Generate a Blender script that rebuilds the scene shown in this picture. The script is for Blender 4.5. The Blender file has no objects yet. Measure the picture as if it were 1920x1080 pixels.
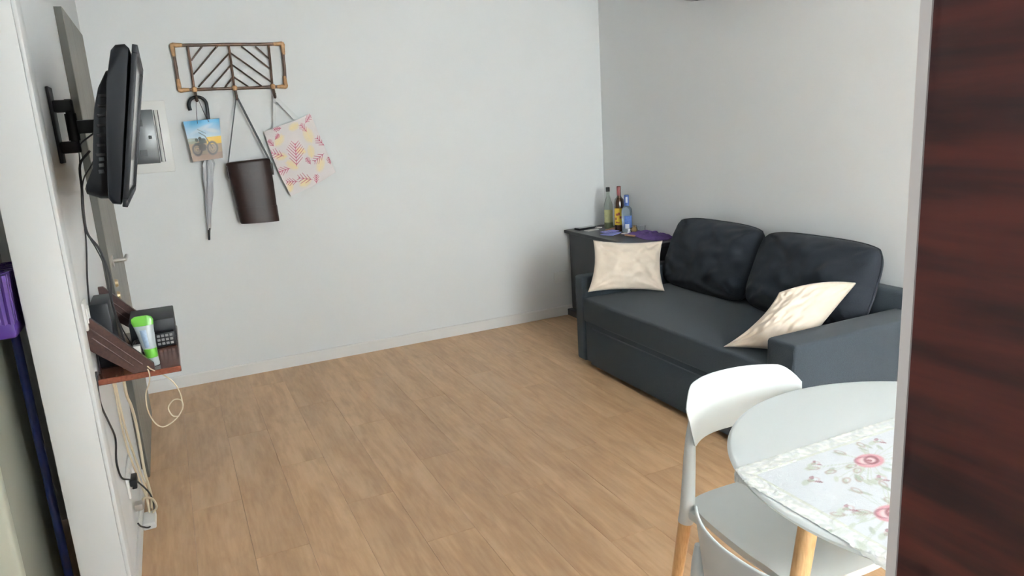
import bpy, bmesh, math, random
import numpy as np
from mathutils import Vector, Matrix, noise
random.seed(7); rng = np.random.default_rng(7)
C = bpy.context.scene.collection
PI = math.pi

# ------------------------------------------------------------------ camera
cam_d = bpy.data.cameras.new('camera'); cam = bpy.data.objects.new('camera', cam_d); C.objects.link(cam)
cam_d.sensor_width = 36.0; cam_d.lens = 36.0 * 1375 / 1920; cam_d.clip_start = 0.02
cam.matrix_world = Matrix(((0.90243317, 0.15028952, -0.40376657, 0.0),
                           (-0.42649621, 0.17904317, -0.88659152, 0.0),
                           (-0.06095377, 0.9722945, 0.22567241, 1.5),
                           (0, 0, 0, 1)))
bpy.context.scene.camera = cam
# ------------------------------------------------------------------ world, light, exposure
w = bpy.data.worlds.new('world'); bpy.context.scene.world = w; w.use_nodes = True
bg = w.node_tree.nodes['Background']; bg.inputs[0].default_value = (0.86, 0.95, 1.0, 1); bg.inputs[1].default_value = 1.2
def area(name, loc, rot, sx, sy, power, col):
    d = bpy.data.lights.new(name, 'AREA'); d.shape = 'RECTANGLE'; d.size = sx; d.size_y = sy
    d.energy = power; d.color = col
    o = bpy.data.objects.new(name, d); o.location = loc; o.rotation_euler = rot; C.objects.link(o); return o
# daylight standing in the main window; added kitchen fill from the left, its source unseen
area('daylight_main_window', (1.65, -1.84, 1.5), (PI/2, 0, PI), 1.15, 1.45, 860, (0.925, 0.985, 1.0))
area('added_kitchen_fill', (-1.56, -0.15, 1.7), (0, -PI/2, 0), 1.0, 1.0, 8, (0.94, 0.99, 1.0))
vs = bpy.context.scene.view_settings
vs.view_transform = 'Standard'; vs.look = 'None'; vs.gamma = 1; vs.use_curve_mapping = False; vs.exposure = 1.16

# ------------------------------------------------------------------ materials
def lin(r, g, b):
    f = lambda c: (c/255/12.92) if c/255 <= 0.04045 else ((c/255+0.055)/1.055)**2.4
    return (f(r), f(g), f(b), 1)
def mat(name, col, rough=0.5, metal=0.0, var=0.0, vscale=8, bump=0.0, bscale=60, spec=0.5, sheen=0.0, coat=0.0, trans=0.0, alpha=1.0, attr=False, stretch=None):
    m = bpy.data.materials.new(name); m.use_nodes = True; nt = m.node_tree; N = nt.nodes; L = nt.links
    p = N['Principled BSDF']; p.inputs['Roughness'].default_value = rough; p.inputs['Metallic'].default_value = metal
    p.inputs['Base Color'].default_value = col; p.inputs['Specular IOR Level'].default_value = spec
    if sheen: p.inputs['Sheen Weight'].default_value = sheen; p.inputs['Sheen Roughness'].default_value = 0.5
    if coat: p.inputs['Coat Weight'].default_value = coat; p.inputs['Coat Roughness'].default_value = 0.1
    if trans: p.inputs['Transmission Weight'].default_value = trans
    if alpha < 1: p.inputs['Alpha'].default_value = alpha
    tc = N.new('ShaderNodeTexCoord'); mp = N.new('ShaderNodeMapping'); L.new(tc.outputs['Object'], mp.inputs[0])
    if stretch: mp.inputs['Scale'].default_value = stretch
    if attr:
        a = N.new('ShaderNodeAttribute'); a.attribute_name = 'print'; L.new(a.outputs['Color'], p.inputs['Base Color'])
    elif var:
        n = N.new('ShaderNodeTexNoise'); n.inputs['Scale'].default_value = vscale; n.inputs['Detail'].default_value = 6
        L.new(mp.outputs[0], n.inputs['Vector'])
        mr = N.new('ShaderNodeMapRange'); mr.inputs[1].default_value = 0.3; mr.inputs[2].default_value = 0.7
        mr.inputs[3].default_value = 1-var; mr.inputs[4].default_value = 1+var; L.new(n.outputs[0], mr.inputs[0])
        mx = N.new('ShaderNodeVectorMath'); mx.operation = 'SCALE'; mx.inputs[0].default_value = col[:3]
        L.new(mr.outputs[0], mx.inputs['Scale']); L.new(mx.outputs[0], p.inputs['Base Color'])
    if bump:
        n2 = N.new('ShaderNodeTexNoise'); n2.inputs['Scale'].default_value = bscale; n2.inputs['Detail'].default_value = 4
        L.new(mp.outputs[0], n2.inputs['Vector'])
        b = N.new('ShaderNodeBump'); b.inputs['Strength'].default_value = bump; b.inputs['Distance'].default_value = 0.004
        L.new(n2.outputs[0], b.inputs['Height']); L.new(b.outputs[0], p.inputs['Normal'])
    return m
def wood(name, c1, c2, c3, axis='Y', rough=0.4, scale=1.0, rand=True, coat=0.0, contrast=(0.3, 0.5, 0.72), ringscale=1.0, fine=1.0, ringamp=0.10, blotch=0.0):
    m = bpy.data.materials.new(name); m.use_nodes = True; nt = m.node_tree; N = nt.nodes; L = nt.links
    p = N['Principled BSDF']; p.inputs['Roughness'].default_value = rough
    if coat: p.inputs['Coat Weight'].default_value = coat; p.inputs['Coat Roughness'].default_value = 0.15
    tc = N.new('ShaderNodeTexCoord'); mp = N.new('ShaderNodeMapping'); L.new(tc.outputs['Object'], mp.inputs[0])
    s = {'X': (1, 9, 9), 'Y': (9, 1, 9), 'Z': (9, 9, 1)}[axis]; mp.inputs['Scale'].default_value = [v*scale for v in s]
    oi = N.new('ShaderNodeObjectInfo'); ma = N.new('ShaderNodeMath'); ma.operation = 'MULTIPLY'; ma.inputs[1].default_value = 37 if rand else 0
    L.new(oi.outputs['Random'], ma.inputs[0])
    def nz(sc, det, dist=0.0):
        n = N.new('ShaderNodeTexNoise'); n.noise_dimensions = '4D'; n.inputs['Scale'].default_value = sc; n.inputs['Detail'].default_value = det
        n.inputs['Distortion'].default_value = dist; L.new(mp.outputs[0], n.inputs['Vector']); L.new(ma.outputs[0], n.inputs['W']); return n
    n1 = nz(1.3, 5, 0.8); n2 = nz(9, 8, 0.2)
    rings = N.new('ShaderNodeMath'); rings.operation = 'MULTIPLY'; rings.inputs[1].default_value = 14*ringscale; L.new(n1.outputs[0], rings.inputs[0])
    sn = N.new('ShaderNodeMath'); sn.operation = 'SINE'; L.new(rings.outputs[0], sn.inputs[0])
    add = N.new('ShaderNodeMath'); add.operation = 'MULTIPLY_ADD'; add.inputs[1].default_value = ringamp; L.new(sn.outputs[0], add.inputs[0])
    fn = N.new('ShaderNodeMapRange'); fn.inputs[3].default_value = .5-.5*fine; fn.inputs[4].default_value = .5+.5*fine; L.new(n2.outputs[0], fn.inputs[0]); L.new(fn.outputs[0], add.inputs[2])
    rp = N.new('ShaderNodeValToRGB'); L.new(add.outputs[0], rp.inputs[0])
    e = rp.color_ramp.elements; e[0].position = contrast[0]; e[0].color = c1; e[1].position = contrast[2]; e[1].color = c3
    q = e.new(contrast[1]); q.color = c2
    hv = N.new('ShaderNodeMapRange'); hv.inputs[3].default_value = 0.95; hv.inputs[4].default_value = 1.05; L.new(oi.outputs['Random'], hv.inputs[0])
    sc = N.new('ShaderNodeVectorMath'); sc.operation = 'SCALE'; L.new(rp.outputs[0], sc.inputs[0])
    m2 = N.new('ShaderNodeMapping'); m2.inputs['Scale'].default_value = [min(v, 3.2) for v in s]; L.new(tc.outputs['Object'], m2.inputs[0])
    n3 = N.new('ShaderNodeTexNoise'); n3.noise_dimensions = '4D'; n3.inputs['Scale'].default_value = 2.6; n3.inputs['Detail'].default_value = 3; n3.inputs['Distortion'].default_value = 2.2
    L.new(m2.outputs[0], n3.inputs['Vector']); L.new(ma.outputs[0], n3.inputs['W'])
    b3 = N.new('ShaderNodeMapRange'); b3.inputs[1].default_value = .30; b3.inputs[2].default_value = .58; b3.inputs[3].default_value = 1-blotch; b3.inputs[4].default_value = 1.03; L.new(n3.outputs[0], b3.inputs[0])
    mm = N.new('ShaderNodeMath'); mm.operation = 'MULTIPLY'; L.new(hv.outputs[0], mm.inputs[0]); L.new(b3.outputs[0], mm.inputs[1])
    if rand: L.new(mm.outputs[0], sc.inputs['Scale'])
    else: sc.inputs['Scale'].default_value = 1
    L.new(sc.outputs[0], p.inputs['Base Color'])
    b = N.new('ShaderNodeBump'); b.inputs['Strength'].default_value = 0.08; b.inputs['Distance'].default_value = 0.002; L.new(n2.outputs[0], b.inputs['Height']); L.new(b.outputs[0], p.inputs['Normal'])
    return m

M = {}
M['wall'] = mat('white_paint', (0.785, 0.80, 0.80, 1), 0.75, var=0.012, vscale=2, bump=0.05, bscale=140, spec=0.3)
M['base'] = mat('white_baseboard_paint', (0.80, 0.79, 0.77, 1), 0.45)
M['plank'] = wood('oak_laminate', (0.44, 0.262, 0.135, 1), (0.56, 0.355, 0.198, 1), (0.625, 0.410, 0.242, 1), 'Y', 0.42, 0.8, fine=.55, ringamp=.14, blotch=.12, ringscale=.8, contrast=(0.22, 0.52, 0.78))
M['mahogany'] = wood('mahogany_laminate', (0.030, 0.013, 0.014, 1), (0.066, 0.019, 0.017, 1), (0.115, 0.027, 0.021, 1), 'Y', 0.45, 0.55, rand=False, contrast=(0.36, 0.5, 0.66))
M['band'] = mat('pale_edge_band', (0.72, 0.68, 0.66, 1), 0.5)
M['sofa'] = mat('charcoal_sofa_fabric', (0.033, 0.041, 0.049, 1), 0.95, var=0.14, vscale=260, bump=0.55, bscale=420, spec=0.08, sheen=0.1)
M['sofa_dark'] = mat('charcoal_cushion_fabric', (0.019, 0.022, 0.028, 1), 0.95, var=0.12, vscale=240, bump=0.5, bscale=380, spec=0.08, sheen=0.06)
M['cream'] = mat('cream_satin_fabric', (0.69, 0.585, 0.475, 1), 0.5, var=0.05, vscale=9, bump=0.25, bscale=35, spec=0.4, sheen=0.3)
M['footwood'] = mat('orange_beech_foot', (0.42, 0.15, 0.05, 1), 0.4, var=0.1)
M['beech'] = wood('beech_leg', (0.44, 0.24, 0.10, 1), (0.55, 0.32, 0.14, 1), (0.63, 0.39, 0.19, 1), 'Z', 0.4, 3.0)
M['whiteplastic'] = mat('white_moulded_plastic', (0.60, 0.635, 0.63, 1), 0.38)
M['tabletop'] = mat('white_lacquer_top', (0.66, 0.70, 0.70, 1), 0.4)
M['console'] = mat('charcoal_cabinet_laminate', (0.035, 0.037, 0.041, 1), 0.42, var=0.06, vscale=14)
M['consoletop'] = mat('black_cabinet_top', (0.026, 0.026, 0.031, 1), 0.35)
M['black'] = mat('black_plastic', (0.0085, 0.0095, 0.012, 1), 0.45, spec=0.22)
M['blackmatt'] = mat('black_matt_metal', (0.007, 0.007, 0.008, 1), 0.6)
M['screen'] = mat('glossy_screen', (0.02, 0.021, 0.023, 1), 0.08, coat=1.0)
M['cable'] = mat('black_cable', (0.015, 0.015, 0.017, 1), 0.5)
M['creamcable'] = mat('cream_cable', (0.62, 0.53, 0.38, 1), 0.5)
M['doorwood'] = wood('grey_door_laminate', (0.15, 0.140, 0.115, 1), (0.19, 0.178, 0.150, 1), (0.225, 0.212, 0.18, 1), 'Z', 0.5, 1.5, rand=False)
M['dooredge'] = mat('dark_door_edge', (0.055, 0.052, 0.042, 1), 0.5)
M['steel'] = mat('brushed_nickel', (0.55, 0.52, 0.48, 1), 0.32, metal=0.9)
M['brass'] = mat('worn_brass', (0.42, 0.33, 0.2, 1), 0.35, metal=0.8)
M['rattan'] = mat('dark_bamboo', (0.085, 0.042, 0.022, 1), 0.45, var=0.5, vscale=22, bump=0.2)
M['cane'] = mat('tan_cane_wrap', (0.36, 0.20, 0.085, 1), 0.5, var=0.3, vscale=60, bump=0.4, bscale=120)
M['rod'] = mat('brown_bamboo_rod', (0.052, 0.028, 0.017, 1), 0.5, var=0.35, vscale=30)
M['leather'] = mat('dark_brown_leather', (0.020, 0.0100, 0.0085, 1), 0.36, spec=0.16, var=0.2, vscale=12, bump=0.15, bscale=80)
M['print'] = mat('printed_paper', (1, 1, 1, 1), 0.45, attr=True)
M['printcloth'] = mat('printed_cloth', (1, 1, 1, 1), 0.8, attr=True, bump=0.3, bscale=300)
M['strapwhite'] = mat('white_ribbon', (0.72, 0.74, 0.73, 1), 0.7)
M['clearpl'] = mat('clear_umbrella_film', (0.42, 0.43, 0.45, 1), 0.2, trans=0.12, spec=0.6)
M['panelwhite'] = mat('white_panel_plastic', (0.78, 0.78, 0.76, 1), 0.4)
M['panelgrey'] = mat('smoky_grey_panel_door', (0.060, 0.068, 0.072, 1), 0.3, var=0.08, vscale=6)
M['panelgrey2'] = mat('grey_rubber_key', (0.20, 0.20, 0.20, 1), 0.6)
M['darkgap'] = mat('dark_grey_plastic', (0.03, 0.032, 0.035, 1), 0.5)
M['shelfred'] = wood('red_brown_shelf', (0.10, 0.028, 0.017, 1), (0.15, 0.045, 0.026, 1), (0.19, 0.06, 0.035, 1), 'Y', 0.22, 1.5, rand=False, coat=0.6)
M['shelfdark'] = wood('dark_wenge_panel', (0.030, 0.013, 0.011, 1), (0.045, 0.020, 0.016, 1), (0.06, 0.028, 0.022, 1), 'Y', 0.35, 1.5, rand=False)
M['green'] = mat('bright_green_plastic', (0.10, 0.34, 0.03, 1), 0.3)
M['tubeclear'] = mat('translucent_pale_tube', (0.66, 0.74, 0.76, 1), 0.25, trans=0.35)
M['tubelabel'] = mat('blue_grey_label', (0.24, 0.33, 0.45, 1), 0.4, var=0.25, vscale=70)
M['purple'] = mat('purple_plastic', (0.075, 0.03, 0.22, 1), 0.4)
M['blue'] = mat('navy_blue_tube', (0.012, 0.022, 0.13, 1), 0.35)
M['fridge'] = mat('pale_grey_fridge_enamel', (0.70, 0.73, 0.62, 1), 0.35)
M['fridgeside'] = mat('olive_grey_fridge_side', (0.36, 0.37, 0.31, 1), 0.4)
M['glassgreen'] = mat('pale_green_bottle_glass', (0.75, 0.82, 0.74, 1), 0.05, trans=0.85)
M['glassbrown'] = mat('dark_brown_bottle_glass', (0.045, 0.018, 0.008, 1), 0.08, coat=0.5)
M['glassblue'] = mat('bluish_bottle_glass', (0.55, 0.68, 0.78, 1), 0.05, trans=0.8)
M['glass'] = mat('clear_drinking_glass', (0.9, 0.92, 0.93, 1), 0.03, trans=0.95)
M['liquid'] = mat('yellow_green_liquid', (0.36, 0.38, 0.14, 1), 0.2, trans=0.3)
M['labelgreen'] = mat('pale_yellow_green_label', (0.50, 0.50, 0.24, 1), 0.5, var=0.12, vscale=50)
M['labelyellow'] = mat('yellow_label', (0.62, 0.42, 0.035, 1), 0.5)
M['labelred'] = mat('red_brown_print', (0.26, 0.06, 0.03, 1), 0.5)
M['labelblue'] = mat('blue_label', (0.07, 0.14, 0.40, 1), 0.45, var=0.3, vscale=90)
M['labelwhite'] = mat('white_label', (0.7, 0.74, 0.78, 1), 0.5)
M['redcap'] = mat('dark_red_foil', (0.14, 0.02, 0.02, 1), 0.35)
M['lilac'] = mat('lilac_card', (0.26, 0.25, 0.62, 1), 0.5, var=0.4, vscale=60)
M['bluecard'] = mat('lilac_blue_card', (0.25, 0.27, 0.60, 1), 0.5)
M['whitepaper'] = mat('white_paper', (0.72, 0.70, 0.66, 1), 0.6)
M['tan'] = mat('tan_wood', (0.34, 0.18, 0.10, 1), 0.5, var=0.2, vscale=40)
M['purplecloth'] = mat('purple_cloth', (0.085, 0.04, 0.17, 1), 0.85, bump=0.4, bscale=90)
M['gold'] = mat('gold_foil', (0.55, 0.36, 0.16, 1), 0.3, metal=0.7)
M['acwhite'] = mat('white_unit_plastic', (0.66, 0.66, 0.64, 1), 0.4)

# ------------------------------------------------------------------ mesh helpers
class MB:
    def __init__(s): s.v = []; s.f = []
    def add(s, vs, fs):
        n = len(s.v); s.v += [tuple(v) for v in vs]; s.f += [tuple(i+n for i in f) for f in fs]; return s
    def box(s, a, b):
        x0, y0, z0 = a; x1, y1, z1 = b
        return s.add([(x0,y0,z0),(x1,y0,z0),(x1,y1,z0),(x0,y1,z0),(x0,y0,z1),(x1,y0,z1),(x1,y1,z1),(x0,y1,z1)],
                     [(0,3,2,1),(4,5,6,7),(0,1,5,4),(1,2,6,5),(2,3,7,6),(3,0,4,7)])
    def rbox(s, a, b, r=0.01, seg=2):
        bm = bmesh.new(); t = MB().box(a, b); vs = [bm.verts.new(v) for v in t.v]
        for f in t.f: bm.faces.new([vs[i] for i in f])
        bmesh.ops.bevel(bm, geom=bm.edges[:], offset=r, segments=seg, profile=0.5, affect='EDGES', clamp_overlap=True)
        bm.verts.index_update(); s.add([v.co[:] for v in bm.verts], [[v.index for v in f.verts] for f in bm.faces]); bm.free(); return s
    def tube(s, pts, r, n=8, smooth=0, cap=True):
        pts = [Vector(p) for p in pts]
        if smooth: pts = catmull(pts, smooth)
        rs = r if isinstance(r, (list, tuple)) else [r]*len(pts)
        if len(rs) != len(pts): rs = list(np.interp(np.linspace(0, 1, len(pts)), np.linspace(0, 1, len(rs)), rs))
        t0 = (pts[1]-pts[0]).normalized(); up = Vector((0,0,1)) if abs(t0.z) < 0.9 else Vector((1,0,0))
        a = t0.cross(up).normalized(); vs = []; fs = []
        for i, p in enumerate(pts):
            t = (pts[min(i+1, len(pts)-1)] - pts[max(i-1, 0)]).normalized()
            a = (a - t*a.dot(t)).normalized(); b = t.cross(a)
            for k in range(n): an = 2*PI*k/n; vs.append(p + (a*math.cos(an) + b*math.sin(an))*rs[i])
        for i in range(len(pts)-1):
            for k in range(n): k2 = (k+1) % n; fs.append((i*n+k, i*n+k2, (i+1)*n+k2, (i+1)*n+k))
        if cap: fs.append(tuple(range(n))[::-1]); m = (len(pts)-1)*n; fs.append(tuple(m+k for k in range(n)))
        return s.add(vs, fs)
    def lathe(s, prof, c=(0,0,0), n=24, sx=1, sy=1):
        vs = []; fs = []
        for r, z in prof:
            for k in range(n): a = 2*PI*k/n; vs.append((c[0]+r*sx*math.cos(a), c[1]+r*sy*math.sin(a), c[2]+z))
        for i in range(len(prof)-1):
            for k in range(n): k2 = (k+1) % n; fs.append((i*n+k, i*n+k2, (i+1)*n+k2, (i+1)*n+k))
        fs.append(tuple(range(n))[::-1]); m = (len(prof)-1)*n; fs.append(tuple(m+k for k in range(n)))
        return s.add(vs, fs)
    def prism(s, poly, axis, a, b):
        """poly in the two remaining axes (x,z for axis y; y,z for axis x; x,y for axis z)"""
        def P(u, v, t): return {'x': (t, u, v), 'y': (u, t, v), 'z': (u, v, t)}[axis]
        n = len(poly); vs = [P(u, v, a) for u, v in poly] + [P(u, v, b) for u, v in poly]
        fs = [tuple(range(n))[::-1], tuple(range(n, 2*n))] + [(i, (i+1) % n, n+(i+1) % n, n+i) for i in range(n)]
        return s.add(vs, fs)
    def grid(s, P):
        P = np.asarray(P); a, b = P.shape[:2]; vs = P.reshape(-1, 3).tolist()
        return s.add(vs, [(i*b+j, (i+1)*b+j, (i+1)*b+j+1, i*b+j+1) for i in range(a-1) for j in range(b-1)])
    def xf(s, mtx): s.v = [tuple(mtx @ Vector(v)) for v in s.v]; return s
def catmull(p, k):
    out = []; p = [p[0]*2-p[1]] + p + [p[-1]*2-p[-2]]
    for i in range(1, len(p)-2):
        for j in range(k):
            t = j/k; a, b, c, d = p[i-1:i+3]
            out.append(0.5*((2*b) + (c-a)*t + (2*a-5*b+4*c-d)*t*t + (-a+3*b-3*c+d)*t*t*t))
    out.append(p[-2]); return out
def mk(name, mb, m, parent=None, smooth=False, angle=40, bevel=0.0):
    me = bpy.data.meshes.new(name); me.from_pydata(mb.v, [], mb.f)
    bm = bmesh.new(); bm.from_mesh(me); bmesh.ops.recalc_face_normals(bm, faces=bm.faces[:])
    if bevel: bmesh.ops.bevel(bm, geom=[e for e in bm.edges if e.is_manifold and e.calc_face_angle(0) > 0.6], offset=bevel, segments=2, profile=0.5, affect='EDGES', clamp_overlap=True)
    bm.to_mesh(me); bm.free()
    if smooth or bevel:
        me.shade_smooth()
        try: me.set_sharp_from_angle(angle=math.radians(angle))
        except Exception: pass
    me.materials.append(m); o = bpy.data.objects.new(name, me); C.objects.link(o)
    if parent is not None:
        o.parent = parent
    return o
def setp(o, label=None, cat=None, group=None, kind=None):
    for k, v in (('label', label), ('category', cat), ('group', group), ('kind', kind)):
        if v: o[k] = v
    return o
def thing(name, label, cat, loc=(0,0,0), rotz=0, group=None):
    o = bpy.data.objects.new(name, None); C.objects.link(o); o.empty_display_size = 0.05
    o.location = loc; o.rotation_euler = (0, 0, rotz); return setp(o, label, cat, group)
def wpart(name, mb, m, root, **k):          # part given in world coordinates under a root (or a part at the root's origin)
    r = root
    off = Vector((0,0,0))
    while r is not None: off += r.location; r = r.parent
    mb.v = [(v[0]-off.x, v[1]-off.y, v[2]-off.z) for v in mb.v]
    return mk(name, mb, m, root, **k)
def single(name, mb, m, label, cat, origin, group=None, **k):   # a thing that is one mesh, origin at its base
    mb.v = [(v[0]-origin[0], v[1]-origin[1], v[2]-origin[2]) for v in mb.v]
    o = mk(name, mb, m, None, **k); o.location = origin; return setp(o, label, cat, group)
def struct(name, mb, m, **k):
    o = mk(name, mb, m, None, **k); o['kind'] = 'structure'; return o
def copy_tree(o, parent=None):
    kids = list(o.children)
    c = o.copy(); C.objects.link(c); c.parent = parent
    for ch in kids: copy_tree(ch, c)
    return c

# ------------------------------------------------------------------ room shell
XL, XR, YB, YF, ZC = -0.2985, 3.009, 4.80, -1.5, 2.62
XK = -1.6                                       # far side of the kitchen space on the left
YW = -1.9                                      # wall with the main window
fl = struct('floor', MB().box((XK-0.1, YW-0.1, -0.12), (XR+0.1, YB+0.1, -0.012)), M['plank'])
# laminate planks, running away from the camera along Y
pl_w, pl_l = 0.193, 1.22
pm = None
rows = int((XR-XL)/pl_w)+1
for i in range(rows):
    x0 = XL + i*pl_w; wdt = min(pl_w, XR-x0)
    if wdt < 0.02: continue
    off = (i*0.41) % 1.0 * pl_l
    y = YB - off if off > 0.25 else YB
    segs = [(y, YB)] if y < YB else []
    while y > YW+0.05: segs.append((max(y-pl_l, YW), y)); y -= pl_l
    for (a, b) in segs:
        if b-a < 0.05: continue
        full = abs(b-a-pl_l) < 1e-6 and abs(wdt-pl_w) < 1e-6
        if full and pm: o = bpy.data.objects.new('plank', pm); C.objects.link(o); o.parent = fl
        else:
            g = 0.0003; hw, hl = wdt/2-g, (b-a)/2-g
            t = MB(); ch = 0.0006
            t.add([(-hw,-hl,-0.012),(hw,-hl,-0.012),(hw,hl,-0.012),(-hw,hl,-0.012),(-hw,-hl,-ch),(hw,-hl,-ch),(hw,hl,-ch),(-hw,hl,-ch),
                   (-hw+ch,-hl+ch,0),(hw-ch,-hl+ch,0),(hw-ch,hl-ch,0),(-hw+ch,hl-ch,0)],
                  [(0,3,2,1),(8,9,10,11),(0,1,5,4),(1,2,6,5),(2,3,7,6),(3,0,4,7),(4,5,9,8),(5,6,10,9),(6,7,11,10),(7,4,8,11)])
            o = mk('plank', t, M['plank'], fl)
            if full: pm = o.data
        o.location = (x0+wdt/2, (a+b)/2, 0)
struct('wall_back', MB().box((XL-0.12, YB, 0), (XR+0.12, YB+0.12, ZC)), M['wall'])
struct('wall_right', MB().box((XR, YW-0.12, 0), (XR+0.12, YB, ZC)), M['wall'])
wl = struct('wall_left', MB().box((XL-0.122, 2.405, 0), (XL, YB, ZC)), M['wall'], bevel=0.003)
struct('trim_1', MB().rbox((XL, 2.405, 0), (XL+0.012, 2.50, ZC), 0.004), M['wall'], smooth=True)
struct('ceiling', MB().box((XK-0.1, YW-0.12, ZC), (XR+0.12, YB+0.12, ZC+0.1)), M['wall'])
kx0, kx1, kz0, kz1 = -0.70, 0.40, 1.15, 2.25       # unseen kitchen window, added for the fill light: its span along Y and its height
struct('wall_kitchen_left', MB().box((XK-0.1, YF, 0), (XK, kx0, ZC)).box((XK-0.1, kx1, 0), (XK, 3.4, ZC)).box((XK-0.1, kx0, 0), (XK, kx1, kz0)).box((XK-0.1, kx0, kz1), (XK, kx1, ZC)), M['wall'])
struct('wall_kitchen_end', MB().box((XK, 3.3, 0), (XL-0.122, 3.4, ZC)), M['wall'])
# near wall with the main window (glazed opening) and the kitchen's near wall
wx0, wx1, wz0, wz1 = 1.0, 2.3, 0.72, 2.28
t = MB().box((0.74, YW-0.12, 0), (wx0, YW, ZC)).box((wx1, YW-0.12, 0), (XR, YW, ZC)).box((wx0, YW-0.12, 0), (wx1, YW, wz0)).box((wx0, YW-0.12, wz1), (wx1, YW, ZC))
struct('wall_near', t, M['wall'])
t = MB().box((XK, YF-0.12, 0), (0.62, YF, ZC)).box((0.62, YW-0.12, 0), (0.74, -0.95, ZC))
struct('wall_kitchen_near', t, M['wall'])
def window(n, a0, a1, z0, z1, w, axis='y'):
    def bx_(mb, p, q):                     # p, q given as (along, depth, z)
        if axis == 'y': return mb.box((p[0], w-p[1], p[2]), (q[0], w-q[1], q[2]))
        return mb.box((w-p[1], p[0], p[2]), (w-q[1], q[0], q[2]))
    m = (a0+a1)/2; f = MB()
    for p, q in (((a0, .09, z0), (a0+0.05, .04, z1)), ((a1-0.05, .09, z0), (a1, .04, z1)), ((a0+0.05, .09, z0), (a1-0.05, .04, z0+0.05)),
                 ((a0+0.05, .09, z1-0.05), (a1-0.05, .04, z1)), ((m-0.025, .09, z0+0.05), (m+0.025, .04, z1-0.05))): bx_(f, p, q)
    o = struct('window_%d' % n, f, M['base'])
    mk('pane', bx_(MB(), (a0+0.05, .07, z0+0.05), (m-0.025, .064, z1-0.05)), M['glass'], o)
    mk('pane', bx_(MB(), (m+0.025, .07, z0+0.05), (a1-0.05, .064, z1-0.05)), M['glass'], o)
window(1, wx0, wx1, wz0, wz1, YW); window(2, kx0, kx1, kz0, kz1, XK, 'x')  # second window is unseen, added to go with the kitchen fill
# baseboards
def bprof(t, h, d): return [(0, 0), (d, 0), (d, h-0.006), (d-0.004, h), (0, h)]
struct('baseboard_back', MB().prism([(YB-u, v) for u, v in bprof(0, 0.075, 0.014)], 'x', XL, XR), M['base'])
struct('baseboard_right', MB().prism([(XR-u, v) for u, v in bprof(0, 0.075, 0.014)], 'y', YW, YB-0.014), M['base'])
struct('baseboard_left', MB().prism([(XL+u, v) for u, v in bprof(0, 0.06, 0.010)], 'y', 2.505, 3.50), M['base'])

# ------------------------------------------------------------------ grey door in the left wall
d = struct('door_1', MB().rbox((XL+0.001, 3.53, 0.004), (XL+0.030, 4.41, 2.036), 0.002, 1), M['doorwood'])
mk('edge_strip', MB().box((XL+0.001, 3.524, 0.004), (XL+0.028, 3.530, 2.036)), M['dooredge'], d)
h = mk('door_handle', MB().tube([(XL+0.03, 3.63, 0.995), (XL+0.075, 3.63, 0.995), (XL+0.083, 3.645, 0.995), (XL+0.085, 3.75, 0.995)], 0.009, 10, 3), M['steel'], d, smooth=True)
mk('rosette', MB().tube([(XL+0.030, 3.63, 0.995), (XL+0.037, 3.63, 0.995)], 0.026, 20), M['steel'], h, smooth=True)
for zz in (0.90, 0.845): mk('lock_cylinder', MB().tube([(XL+0.030, 3.60, zz), (XL+0.042, 3.60, zz)], [0.02, 0.015], 16), M['brass'], d, smooth=True)

# ------------------------------------------------------------------ electrical panel on the back wall
ep = thing('electrical_panel', 'flush electrical panel with smoky grey door in a white frame beside the television', 'electrical panel', (-0.06, YB, 1.30))
wpart('frame', MB().rbox((-0.205, YB-0.010, 1.315), (0.060, YB-0.0005, 1.72), 0.004), M['panelwhite'], ep, smooth=True)
gd = wpart('panel_door', MB().rbox((-0.18, YB-0.022, 1.37), (-0.012, YB-0.0095, 1.672), 0.003), M['panelgrey'], ep, smooth=True)
wpart('latch', MB().rbox((-0.052, YB-0.027, 1.508), (-0.036, YB-0.021, 1.528), 0.002), M['darkgap'], gd)
for zz in (1.43, 1.60): wpart('hinge_pad', MB().rbox((-0.11, YB-0.024, zz-0.018), (-0.072, YB-0.0215, zz+0.018), 0.001), M['darkgap'], gd)
wpart('side_groove', MB().box((-0.008, YB-0.0125, 1.375), (-0.002, YB-0.0098, 1.668)), M['darkgap'], ep)
wpart('side_rail', MB().rbox((0.002, YB-0.017, 1.372), (0.010, YB-0.0098, 1.668), 0.002), M['panelwhite'], ep)
wpart('outer_groove', MB().box((0.013, YB-0.0122, 1.375), (0.017, YB-0.0098, 1.668)), M['darkgap'], ep)

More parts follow.
